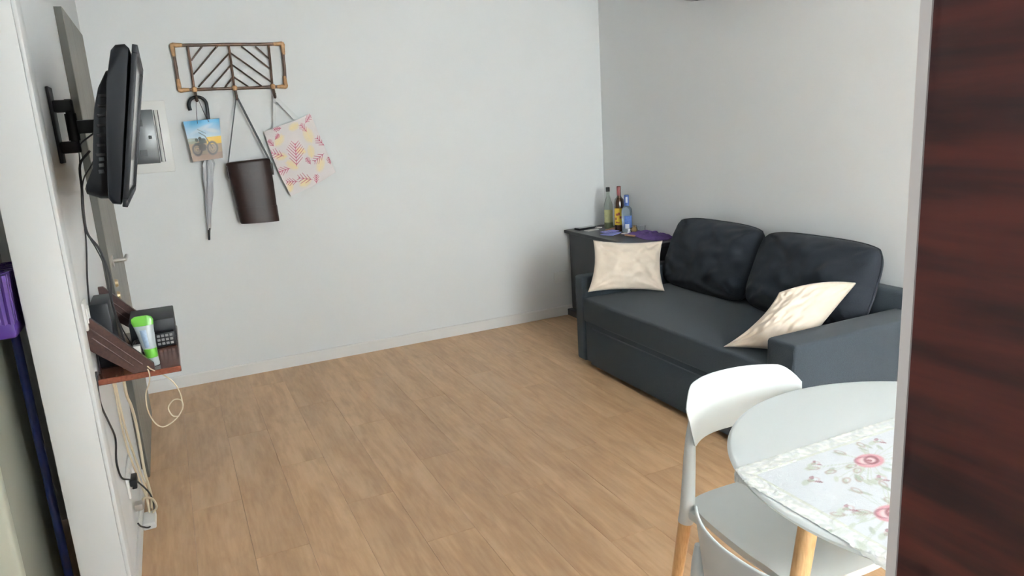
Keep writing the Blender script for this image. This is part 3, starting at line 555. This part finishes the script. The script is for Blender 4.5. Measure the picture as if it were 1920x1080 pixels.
cable([(-.172, 2.63, .802), (-.165, 2.61, .790), (-.150, 2.60, .775), (-.144, 2.585, .755), (-.150, 2.585, .725), (-.165, 2.59, .69), (-.169, 2.60, .63), (-.156, 2.61, .58), (-.137, 2.62, .556), (-.113, 2.62, .560), (-.084, 2.62, .58), (-.064, 2.62, .61), (-.066, 2.62, .636), (-.088, 2.62, .642), (-.108, 2.62, .618), (-.100, 2.62, .588), (-.080, 2.615, .583)], .0021, 'creamcable', 'thin cream cable curling in a loop below the shelf')
cable([(-.165, 2.64, .803), (-.141, 2.59, .775), (-.113, 2.60, .749), (-.080, 2.61, .708), (-.065, 2.62, .66), (-.064, 2.622, .612)], .0021, 'creamcable', 'thin cream cable crossing over the shelf edge')

# ------------------------------------------------------------------ behind the partition: fridge and broom
fr_ = thing('refrigerator', 'pale grey refrigerator edge at the far left behind the partition wall', 'refrigerator', (-0.82, 2.5, 0))
wpart('cabinet', MB().rbox((-1.12, 2.24, 0.02), (-.52, 2.86, 1.36), .03, 4), M['fridgeside'], fr_, smooth=True)
dr = wpart('door', MB().rbox((-1.12, 2.18, 0.05), (-.512, 2.235, 1.345), .012, 3), M['fridge'], fr_, smooth=True)
wpart('handle', MB().rbox((-1.09, 2.15, .6), (-1.06, 2.18, 1.1), .008), M['steel'], dr, smooth=True)
wpart('base_grille', MB().box((-1.11, 2.20, 0), (-.53, 2.80, .022)), M['darkgap'], fr_)
br = thing('broom', 'broom with purple head and blue handle standing upside down behind the partition wall', 'broom', (-.472, 2.52, 0))
wpart('handle', MB().tube([(-.470, 2.52, .03), (-.471, 2.52, .985)], .0125, 12), M['blue'], br, smooth=True)
wpart('hanging_cap', MB().tube([(-.470, 2.52, .001), (-.470, 2.52, .05)], [.015, .017], 12), M['panelwhite'], br, smooth=True)
hd = wpart('head', MB().rbox((-.500, 2.38, .985), (-.440, 2.66, 1.03), .010), M['purple'], br, smooth=True)
t = MB()
for i in range(12):
    for j in range(4):
        x, y = -.492+j*.0145, 2.39+i*.0235; t.tube([(x, y, 1.025), (x+(j-1.5)*.003, y+(i-5.5)*.002, 1.165+random.uniform(-.004, .004))], [.0085, .0095], 6)
b_ = wpart('bristles', t, M['purple'], hd); b_['kind'] = 'stuff'

# ------------------------------------------------------------------ mahogany panel on the right, close to the camera
pn = thing('tall_cabinet_panel', 'tall mahogany-coloured panel with a pale edge at the right side of the photo', 'panel', (0.57, -0.25, 0))
wpart('board', MB().box((0.555, -0.93, 0.0), (0.585, 0.402, 2.60)), M['mahogany'], pn)
wpart('edge_band', MB().box((0.553, 0.402, 0.0), (0.587, 0.412, 2.60)), M['band'], pn)

# ------------------------------------------------------------------ air conditioner high on the right wall
ac = thing('air_conditioner', 'white air conditioner high on the right wall, only its underside corner in view', 'air conditioner', (XR, 3.2, 2.1))
wpart('housing', MB().prism([(XR-.001, 2.10), (2.90, 2.091), (2.83, 2.10), (2.80, 2.20), (2.80, 2.34), (2.84, 2.37), (XR-.001, 2.37)], 'y', 2.80, 3.62), M['acwhite'], ac, bevel=.006)
wpart('louvre', MB().prism([(2.895, 2.0915), (2.838, 2.0985), (2.838, 2.094), (2.895, 2.087)], 'y', 2.86, 3.56), M['darkgap'], ac)

# ------------------------------------------------------------------ sofa
sf = thing('sofa', 'charcoal fabric two-seat sofa bed against the right wall', 'sofa', (2.57, 2.915, 0))
SX0, SX1, SY0, SY1 = 2.14, 2.985, 2.045, 3.785; AW = .158
wpart('base', MB().rbox((SX0+.012, SY0+AW, .035), (SX1, SY1-.095, .30), .006), M['sofa'], sf, smooth=True)
def rb_noisy(a, b, r, seg): return MB().rbox(a, b, r, seg)
wpart('armrest', MB().rbox((SX0, SY0, .030), (SX1, SY0+AW, .555), .018, 4), M['sofa'], sf, smooth=True)
AF = .095
wpart('armrest', MB().rbox((SX0, SY1-AF, .030), (SX1, SY1, .555), .018, 4), M['sofa'], sf, smooth=True)
wpart('seat', MB().rbox((SX0-.004, SY0+AW+.002, .285), (SX1-.12, SY1-AF-.002, .43), .016, 4), M['sofa'], sf, smooth=True)
dw = wpart('drawer_front', MB().rbox((SX0-.002, SY0+AW+.006, .030), (SX0+.016, SY1-AW-.006, .255), .004), M['sofa'], sf, smooth=True)
wpart('backrest', MB().rbox((SX1-.085, SY0+.06, .30), (SX1, SY1-.06, .635), .020, 4), M['sofa'], sf, smooth=True)
wpart('foot', MB().lathe([(.018, 0), (.022, .03)], (SX0+.05, SY1-AW-.03, .0005), 12), M['footwood'], sf, smooth=True)
for x, y in ((SX0+.05, SY0+.06), (SX1-.06, SY0+.06), (SX1-.06, SY1-.06)): wpart('foot', MB().lathe([(.018, 0), (.022, .03)], (x, y, .0005), 12), M['footwood'], sf, smooth=True)

def pillow(c, T, pinch=0.06, n=44, seed=0, wr=.004, flat=2.2, edge=.0, crease=None, round_=0.0):
    """c: BL, BR, TR, TL corners; returns mesh builder, border points"""
    c = [Vector(q) for q in c]; N = ((c[1]-c[0]).cross(c[3]-c[0])).normalized(); g = {}
    mb = MB(); A = np.zeros((n, n, 3)); B = np.zeros((n, n, 3)); bord = []
    for i in range(n):
        for j in range(n):
            u, v = 2*j/(n-1)-1, 2*i/(n-1)-1
            pu = u*(1-pinch*(1-v*v)) ; pv = v*(1-pinch*(1-u*u))
            if round_:
                k = round_*(u*u*v*v)**1.5; pu *= 1-k; pv *= 1-k
            s, t = (pu+1)/2, (pv+1)/2
            p = c[0]*(1-s)*(1-t)+c[1]*s*(1-t)+c[2]*s*t+c[3]*(1-s)*t
            h = T*(max(0, (1-abs(u)**flat))*max(0, (1-abs(v)**flat)))**.55
            w1 = noise.noise(Vector((u*2.2+seed, v*2.2, seed*3.1)))*wr*2+noise.noise(Vector((u*6, v*5+seed, seed)))*wr
            # pull creases from the corners
            cr = 0
            for su in (-1, 1):
                for sv in (-1, 1):
                    dd = math.hypot(u-su, v-sv); an = math.atan2(v-sv, u-su); cr += math.sin(an*14+seed*2+su*3+sv)*math.exp(-dd*2.4)*wr*1.1
            e = min(1, (1-max(abs(u), abs(v)))*5); w1 = (w1+cr)*e
            A[i, j] = p+N*(h+w1); B[i, j] = p-N*(h*.9-w1*.5)
            if crease: q = np.array(crease(u, v)); A[i, j] += q; B[i, j] += q
            g[(i, j)] = Vector(A[i, j])
    mb.grid(A); mb.grid(B[:, ::-1])
    bord = [g[(0, j)] for j in range(n)]+[g[(i, n-1)] for i in range(1, n)]+[g[(n-1, j)] for j in range(n-2, -1, -1)]+[g[(i, 0)] for i in range(n-2, -1, -1)]
    return mb, bord
def add_pillow(name, label, cat, c, T, m, group=None, piping=0.0, **k):
    mb, bord = pillow(c, T, **k); o = sum((Vector(q) for q in c), Vector())/4; o.z = min(q[2] for q in c)
    t = thing(name, label, cat, o, 0, group)
    cov = wpart('cover', mb, M[m], t, smooth=True, angle=70)
    bm = bmesh.new(); bm.from_mesh(cov.data); bmesh.ops.remove_doubles(bm, verts=bm.verts[:], dist=1e-4); bmesh.ops.recalc_face_normals(bm, faces=bm.faces[:]); bm.to_mesh(cov.data); bm.free()
    if piping: wpart('piping', MB().tube(bord[::2]+[bord[0]], piping, 6), M[m], t, smooth=True)
    return t
# back cushions, leaning on the backrest (built with a thick boxy profile)
def back_cushion(label, y0, y1, z0, z1, xb, xt, seed, dz=0.0, dy=0.0):
    c = [(xb, y1, z0), (xb, y0, z0), (xt, y0+dy, z1+dz), (xt, y1+dy*.4, z1)]
    return add_pillow('back_cushion', label, 'cushion', c, .092, 'sofa_dark', 'sofa back cushions', piping=.0045, pinch=.012, n=56, seed=seed, wr=.011, flat=5.0, round_=.12)
back_cushion('charcoal sofa back cushion at the far end by the dark cabinet', 2.985, 3.74, .425, .835, 2.745, 2.915, 1.3, .0)
back_cushion('charcoal sofa back cushion nearer the viewer behind the tilted cream pillow', 2.235, 2.995, .425, .832, 2.735, 2.900, 4.7, .005)
# throw pillows
add_pillow('throw_pillow', 'cream throw pillow propped upright at the far end of the sofa', 'pillow',
           [(2.122, 3.60, .484), (2.585, 3.485, .438), (2.660, 3.60, .722), (2.232, 3.70, .766)], .062, 'cream', 'cream throw pillows', pinch=.11, n=60, seed=2.2, wr=.009, flat=2.0)
add_pillow('throw_pillow', 'cream throw pillow tilted against the near armrest of the sofa', 'pillow',
           [(2.150, 2.470, .442), (2.36, 2.225, .44), (2.776, 2.30, .672), (2.375, 2.37, .676)], .080, 'cream', 'cream throw pillows', pinch=.03, n=60, seed=5.1, wr=.012, flat=2.0,
           crease=lambda u, v: (.030*(1-v*v)*((1-u)/2)**2, 0, .026*(1-u*u)*((v+1)/2)**2-.012*(1-v*v)*((1-u)/2)**3))

# ------------------------------------------------------------------ dark cabinet in the corner
cb = thing('corner_cabinet', 'low charcoal cabinet in the corner behind the sofa holding bottles', 'cabinet', (2.83, 4.29, 0))
CZ = .66
wpart('top', MB().rbox((2.635, 3.80, CZ-.022), (3.005, 4.782, CZ), .002, 1), M['consoletop'], cb)
wpart('body', MB().box((2.672, 3.815, .05), (3.0, 4.765, CZ-.0225)), M['console'], cb)
wpart('door', MB().rbox((2.662, 4.295, .065), (2.6715, 4.755, CZ-.03), .002, 1), M['console'], cb)
wpart('door', MB().rbox((2.662, 3.825, .065), (2.6715, 4.288, CZ-.03), .002, 1), M['console'], cb)
wpart('plinth', MB().rbox((2.635, 3.81, 0.0005), (3.0, 4.782, .05), .003, 1), M['consoletop'], cb)

def bottle(name, label, loc, prof, glass, parts, n=24):
    b = thing(name, label, 'bottle', loc)
    mk('glass_body', MB().lathe(prof, (0, 0, 0), n), M[glass], b, smooth=True, angle=60)
    for nm, pr, m in parts: mk(nm, MB().lathe(pr, (0, 0, 0), n), M[m], b, smooth=True)
    return b
bt = bottle('liquor_bottle', 'clear bottle with a pale green label and black cap, leftmost in the corner', (2.915, 4.60, CZ+.0005),
       [(.030, 0), (.0335, .006), (.0335, .155), (.030, .18), (.016, .225), (.0125, .24), (.0125, .275)], 'glassgreen',
       [('cap', [(.0145, .270), (.0145, .300), (.012, .302)], 'black'), ('liquid', [(.030, .004), (.030, .05)], 'liquid')])
def wrap(b, r, z0, z1, a0, a1, m, name='label'):
    n = 14; P = np.zeros((2, n, 3))
    for i, z in enumerate((z0, z1)):
        for j in range(n): a = a0+(a1-a0)*j/(n-1); P[i, j] = (r*math.cos(a), r*math.sin(a), z)
    return mk(name, MB().grid(P), M[m], b, smooth=True)
fa = math.radians(237)      # direction facing the room
wrap(bt, .0342, .045, .140, fa-1.1, fa+1.1, 'labelgreen')
bt = bottle('liquor_bottle', 'tall dark brown bottle with a yellow label and red neck, middle of the three', (2.905, 4.44, CZ+.0005),
       [(.033, 0), (.0365, .006), (.0365, .205), (.033, .225), (.018, .243), (.0145, .255), (.014, .30)], 'glassbrown',
       [('neck_foil', [(.0152, .252), (.0152, .318), (.012, .320)], 'redcap')])
lb = wrap(bt, .0371, .045, .165, fa-1.15, fa+.55, 'labelyellow')
for k, (a, z, s) in enumerate(((-.5, .12, .016), (-.1, .125, .02), (-.75, .09, .018), (.2, .10, .016), (-.6, .065, .01), (-.2, .062, .008))):
    wrap(lb, .0374, z-s*.5, z+s*.5, fa+a-.2, fa+a+.2, 'labelred', 'label_print')
bt = bottle('liquor_bottle', 'bluish clear bottle with a blue label, rightmost of the three', (2.905, 4.345, CZ+.0005),
       [(.034, 0), (.0375, .006), (.0375, .150), (.034, .168), (.018, .185), (.0150, .195), (.0150, .235)], 'glassblue',
       [('cap', [(.0175, .188), (.0175, .262), (.015, .264)], 'labelblue')])
wrap(bt, .0382, .035, .120, fa-.5, fa+1.1, 'labelblue'); wrap(bt, .0386, .03, .062, fa-.35, fa+.4, 'labelwhite', 'small_label'); wrap(bt, .0180, .21, .25, fa-.4, fa+.4, 'labelwhite', 'cap_print')
CT = CZ+.0006
def flat(name, label, cat, cx, cy, lx, ly, h, rot, m, z=CT, **k):
    mb = MB().rbox((-lx/2, -ly/2, 0), (lx/2, ly/2, h), min(h*.3, .003), 1); o = mk(name, mb, M[m], None, smooth=True)
    o.location = (cx, cy, z); o.rotation_euler = (0, 0, rot); return setp(o, label, cat)
ph = thing('phone', 'black phone lying at the far left of the cabinet top', 'phone', (2.77, 4.695, CT), math.radians(5))
mk('body', MB().rbox((-.08, -.034, 0), (.08, .034, .014), .004), M['black'], ph, smooth=True); mk('glass', MB().box((-.074, -.029, .0141), (.074, .029, .0146)), M['screen'], ph)
flat('notepad', 'white paper card on the cabinet in front of the black phone', 'card', 2.765, 4.60, .10, .055, .004, .1, 'whitepaper')
flat('card', 'lilac blue card on the cabinet top, nearest the cream pillow', 'card', 2.775, 4.355, .13, .10, .006, .5, 'bluecard')
flat('booklet', 'small printed lilac booklet overlapping the lilac blue card', 'booklet', 2.80, 4.41, .12, .075, .006, .2, 'lilac', CT+.0065)
flat('wooden_coaster', 'tan wooden piece between the lilac booklet and the brown bottle', 'coaster', 2.865, 4.50, .10, .035, .012, .4, 'tan')
flat('receipt', 'small white slip on the cabinet before the rightmost bottle', 'paper', 2.86, 4.30, .06, .05, .002, .5, 'whitepaper')
flat('wooden_tray', 'tan wooden tray edge beside the purple cloth', 'tray', 2.86, 4.19, .11, .09, .010, .3, 'tan')
sc = flat('saucer', 'tiny white lid at the foot of the clear bottle', 'lid', 2.86, 4.665, .05, .04, .006, .2, 'whitepaper')
# crumpled purple cloth
n = 40; P = np.zeros((n, n, 3))
for i in range(n):
    for j in range(n):
        u, v = j/(n-1)-.5, i/(n-1)-.5; e = min(1, (0.5-max(abs(u), abs(v)))*7)
        P[i, j] = (2.90+u*.17+.01*math.sin(v*9), 4.06+v*.36+.012*math.sin(u*11), CT+.003+e*(.016+.014*noise.noise(Vector((u*7, v*9, 2)))+.008*abs(math.sin(u*14+v*6))))
B_ = P.copy(); B_[..., 2] = CT
single('cloth', MB().grid(P).grid(B_), M['purplecloth'], 'crumpled purple cloth on the cabinet next to the sofa cushion', 'cloth', (2.9, 4.06, CT), smooth=True)
gl = single('drinking_glass', MB().lathe([(.026, 0), (.029, .003), (.033, .055), (.031, .055), (.027, .006), (.0, .006)], (2.945, 4.235, CT), 24), M['glass'], 'clear drinking glass behind the purple cloth', 'glass', (2.945, 4.235, CT), smooth=True)
gb = single('foil_sweet', MB().lathe([(.010, 0), (.019, .006), (.024, .020), (.018, .034), (.008, .042), (.012, .05)], (2.925, 4.285, CT), 9), M['gold'], 'small gold foil trinket left of the drinking glass', 'trinket', (2.925, 4.285, CT))
single('shaker', MB().lathe([(.010, 0), (.0105, .018), (.007, .022), (.009, .026), (.009, .034)], (2.865, 4.262, CT), 14), M['panelwhite'], 'tiny white cap standing before the bluish bottle', 'cap', (2.865, 4.262, CT), smooth=True)

# ------------------------------------------------------------------ dining table
TC = (1.415, 0.915); TRd = .458; TZ = .745
tbl = thing('dining_table', 'round white dining table with beech legs at the lower right', 'table', (TC[0], TC[1], 0))
mk('tabletop', MB().lathe([(0.0, TZ-.024), (TRd-.030, TZ-.024), (TRd-.010, TZ-.018), (TRd-.002, TZ-.010), (TRd, TZ-.005), (TRd-.003, TZ-.001), (TRd-.010, TZ), (0.0, TZ)], (0, 0, 0), 128), M['tabletop'], tbl, smooth=True, angle=50)
mk('apron', MB().lathe([(.20, TZ-.05), (.26, TZ-.05), (.27, TZ-.025), (.2, TZ-.025)], (0, 0, 0), 48), M['tabletop'], tbl, smooth=True)
for a in (163, 73, -17, -107):
    ca, sa = math.cos(math.radians(a)), math.sin(math.radians(a))
    mk('leg', MB().tube([(ca*.31, sa*.31, TZ-.024), (ca*.36, sa*.36, .35), (ca*.405, sa*.405, .001)], [.021, .0185, .0135], 18), M['beech'], tbl, smooth=True)
# embroidered runner
nx, ny = 330, 200; rx0, rx1, ry0, ry1 = .972, 1.83, .600, 1.112
cv = Canvas(nx, ny, (0.63, 0.655, 0.68), (rx1-rx0)/(ry1-ry0))
W_ = (rx1-rx0)/(ry1-ry0); LW = .082     # canvas: y 0..1, x 0..W_
Xc, Yc = cv.x, cv.y; dE = np.minimum(np.minimum(Xc, W_-Xc), np.minimum(Yc, 1-Yc))
lace = (dE < LW)
nz = np.array([[noise.noise(Vector((a*44, b*44, 0)))+.6*noise.noise(Vector((a*17, b*17, 5))) for a in np.linspace(0, W_, nx)] for b in np.linspace(0, 1, ny)])
cv.put(lace*np.clip(.45+1.1*nz+.35*np.sin(dE/LW*13), 0, 1), (.58, .61, .55), .7); cv.put(lace*np.clip(.3-nz*1.6, 0, 1), (.84, .84, .79), .8)
cv.put((np.abs(dE-LW) < .008)*1.0, (.58, .60, .52), .7)
gr, gr2, pk, dk = lin(150, 158, 142), lin(182, 190, 176), lin(196, 138, 146), lin(120, 56, 68)
def spray(x, y, s, seed, rose=True):
    r0 = random.Random(seed)
    for k in range(34):
        a = r0.uniform(0, 2*PI); d_ = s*r0.uniform(.6, 2.3); px, py = x+math.cos(a)*d_*1.3, y+math.sin(a)*d_*.8
        cv.ell(px, py, s*.24, s*.09, gr if k % 2 else gr2, a+.5, .7, .5); cv.seg(x, y, px, py, .003, gr2, .6)
        if k % 3 == 0: cv.ring(px+.01, py, s*.22, s*.12, .004, lin(150, 120, 110), a, .6)
    if rose:
        cv.ell(x, y, s*.62, s*.44, lin(222, 196, 198), .2, 1, .3); cv.ring(x, y, s*.60, s*.42, .010, pk, .2, .9); cv.ring(x+.01, y, s*.34, s*.22, .008, dk, .5, .85); cv.ell(x, y, s*.12, s*.10, dk, 0, .85); cv.ring(x-.01, y+.005, s*.48, s*.32, .005, dk, -.3, .6)
def bud(x, y, s):
    cv.ell(x-s*.5, y, s*.5, s*.24, gr2, .4, .8, .5); cv.ell(x+s*.4, y+s*.3, s*.28, s*.16, dk, .6, .75); cv.ell(x+s*.35, y-s*.4, s*.3, s*.15, dk, -.8, .75); cv.ell(x, y, s*.3, s*.2, gr, 0, .8); cv.ring(x+s*.3, y, s*.4, s*.3, .004, lin(190, 160, 160), 0, .5)
sc_ = 1/(ry1-ry0)
def cc(X, Y): return ((X-rx0)*sc_, (Y-ry0)*sc_)
for X, Y, s in ((1.257, .990, .10), (1.118, .828, .10), (1.55, .86, .11), (1.40, .72, .1), (1.70, 1.0, .1)): a, b = cc(X, Y); spray(a, b, s, int(X*100))
for X, Y, s in ((1.091, .992, .055), (1.060, .880, .05), (1.345, 1.045, .05), (1.205, .926, .05), (1.052, .785, .05), (1.15, 1.04, .04), (1.35, .90, .04)): a, b = cc(X, Y); bud(a, b, s)
P = np.zeros((ny, nx, 3))
for i in range(ny):
    for j in range(nx):
        x = rx0+(rx1-rx0)*j/(nx-1); y = ry0+(ry1-ry0)*i/(ny-1); de = min(i/(ny-1)*(ry1-ry0), (1-i/(ny-1))*(ry1-ry0))
        dx_ = min(j/(nx-1), 1-j/(nx-1))*(rx1-rx0)
        # scalloped outline
        if j == 0: x += .004*abs(math.sin(y*PI/.022))
        if j == nx-1: x -= .004*abs(math.sin(y*PI/.022))
        if i == 0: y += .004*abs(math.sin(x*PI/.022))
        if i == ny-1: y -= .004*abs(math.sin(x*PI/.022))
        z = TZ+.0016+ (.0009*abs(nz[i, j])*2 if lace[i, j] else .0004*nz[i, j]+.0006*math.sin(x*23+y*11))
        r = math.hypot(x-TC[0], y-TC[1]); Ro = TRd-.002
        if r > Ro:           # drape over the rim
            e = r-Ro; k = (Ro+.004+e*.18)/r; x, y = TC[0]+(x-TC[0])*k, TC[1]+(y-TC[1])*k; z -= e*.95
        P[i, j] = (x, y, z)
rn = thing('table_runner', 'white lace-edged runner embroidered with pink roses on the round table', 'runner', (TC[0], TC[1], TZ+.001))
sheet('cloth', P, cv, M['printcloth'], rn)

# ------------------------------------------------------------------ chairs
def make_chair(label):
    ch = thing('dining_chair', label, 'chair', (0, 0, 0), 0, 'white chairs at the round table')
    # backrest: curved band, wraps forward at its ends
    nu, nv = 41, 15; th = .007; F = np.zeros((nv, nu, 3)); Bk = np.zeros((nv, nu, 3))
    for i in range(nv):
        for j in range(nu):
            u = 2*j/(nu-1)-1; v = i/(nv-1)
            hw = .180+.012*v; x = hw*u; y = .245-.085*abs(u)**2.3+.018*v
            zt = .792-.052*max(0, abs(u)-.72)**2*12.7*.9; zb = .640-.012*(1-u*u)+.0*abs(u)
            if abs(u) > .93: zb += .01*(abs(u)-.93)/.07
            z = zb+(zt-zb)*v; F[i, j] = (x, y-th/2, z); Bk[i, j] = (x, y+th/2, z)
    mb = MB().grid(F).grid(Bk[:, ::-1])
    def rim(a, b):
        q = np.stack([a, b]); mb.grid(q)
    rim(F[0], Bk[0]); rim(F[-1], Bk[-1]); rim(F[:, 0], Bk[:, 0]); rim(F[:, -1], Bk[:, -1])
    o = mk('backrest', mb, M['whiteplastic'], ch, smooth=True, angle=60)
    bm = bmesh.new(); bm.from_mesh(o.data); bmesh.ops.remove_doubles(bm, verts=bm.verts[:], dist=1e-5); bmesh.ops.recalc_face_normals(bm, faces=bm.faces[:])
    bmesh.ops.bevel(bm, geom=[e for e in bm.edges if e.calc_face_angle(0) > .9], offset=.0028, segments=2, profile=.5, affect='EDGES'); bm.to_mesh(o.data); bm.free(); o.data.shade_smooth()
    # seat: dished plastic shell with a rolled front
    n = 41; T = np.zeros((n, n, 3)); U = np.zeros((n, n, 3))
    for i in range(n):
        for j in range(n):
            u, v = 2*j/(n-1)-1, 2*i/(n-1)-1          # v=-1 front, +1 rear
            k = 1-.16*(abs(u*v)**3); hw = .200+.010*(-v) if v < 0 else .200-.010*v
            x = hw*u*k; y = v*.212*k+.014; z = .466-.016*(1-u*u)*(1-v*v)-.028*max(0, -v-.55)**2*4+.010*abs(u)**4
            T[i, j] = (x, y, z); U[i, j] = (x*.985, y*.985, z-.010-.012*max(abs(u), abs(v))**6)
    mb = MB().grid(T).grid(U[:, ::-1])
    for a, b in ((T[0], U[0]), (T[-1], U[-1]), (T[:, 0], U[:, 0]), (T[:, -1], U[:, -1])): mb.grid(np.stack([a, b]))
    o = mk('seat', mb, M['whiteplastic'], ch, smooth=True, angle=60)
    for s in (-1, 1):
        # rear: sleeve rises into the backrest
        l = mk('leg', MB().tube([(s*.186, .193, .424), (s*.218, .245, .001)], [.0180, .0115], 16), M['beech'], ch, smooth=True)
        mk('leg_sleeve', MB().tube([(s*.186, .193, .418), (s*.181, .190, .47), (s*.172, .192, .60), (s*.165, .197, .66), (s*.163, .199, .70)], [.0205, .0195, .0160, .0125, .006], 16, 3), M['whiteplastic'], l, smooth=True)
        l = mk('leg', MB().tube([(s*.196, -.150, .400), (s*.228, -.205, .001)], [.0175, .0115], 16), M['beech'], ch, smooth=True)
        mk('leg_sleeve', MB().tube([(s*.1975, -.152, .385), (s*.190, -.140, .444)], [.020, .021], 16), M['whiteplastic'], l, smooth=True)
        mk('seat_bracket', MB().rbox((s*.178-.013, .12, .436), (s*.178+.013, .200, .460), .006), M['whiteplastic'], ch, smooth=True)
    mk('under_rail', MB().tube([(-.18, .190, .436), (0, .198, .432), (.18, .190, .436)], .012, 12, 4), M['whiteplastic'], ch, smooth=True)
    return ch
c1 = make_chair('white plastic chair with beech legs on the sofa side of the round table')
c1.location = (1.300, 1.235, 0); c1.rotation_euler = (0, 0, math.radians(-2))
c2 = copy_tree(c1); c2['label'] = 'white plastic chair at the bottom of the photo, its back towards the viewer'
c2.location = (.998, .823, 0); c2.rotation_euler = (0, 0, math.radians(90))
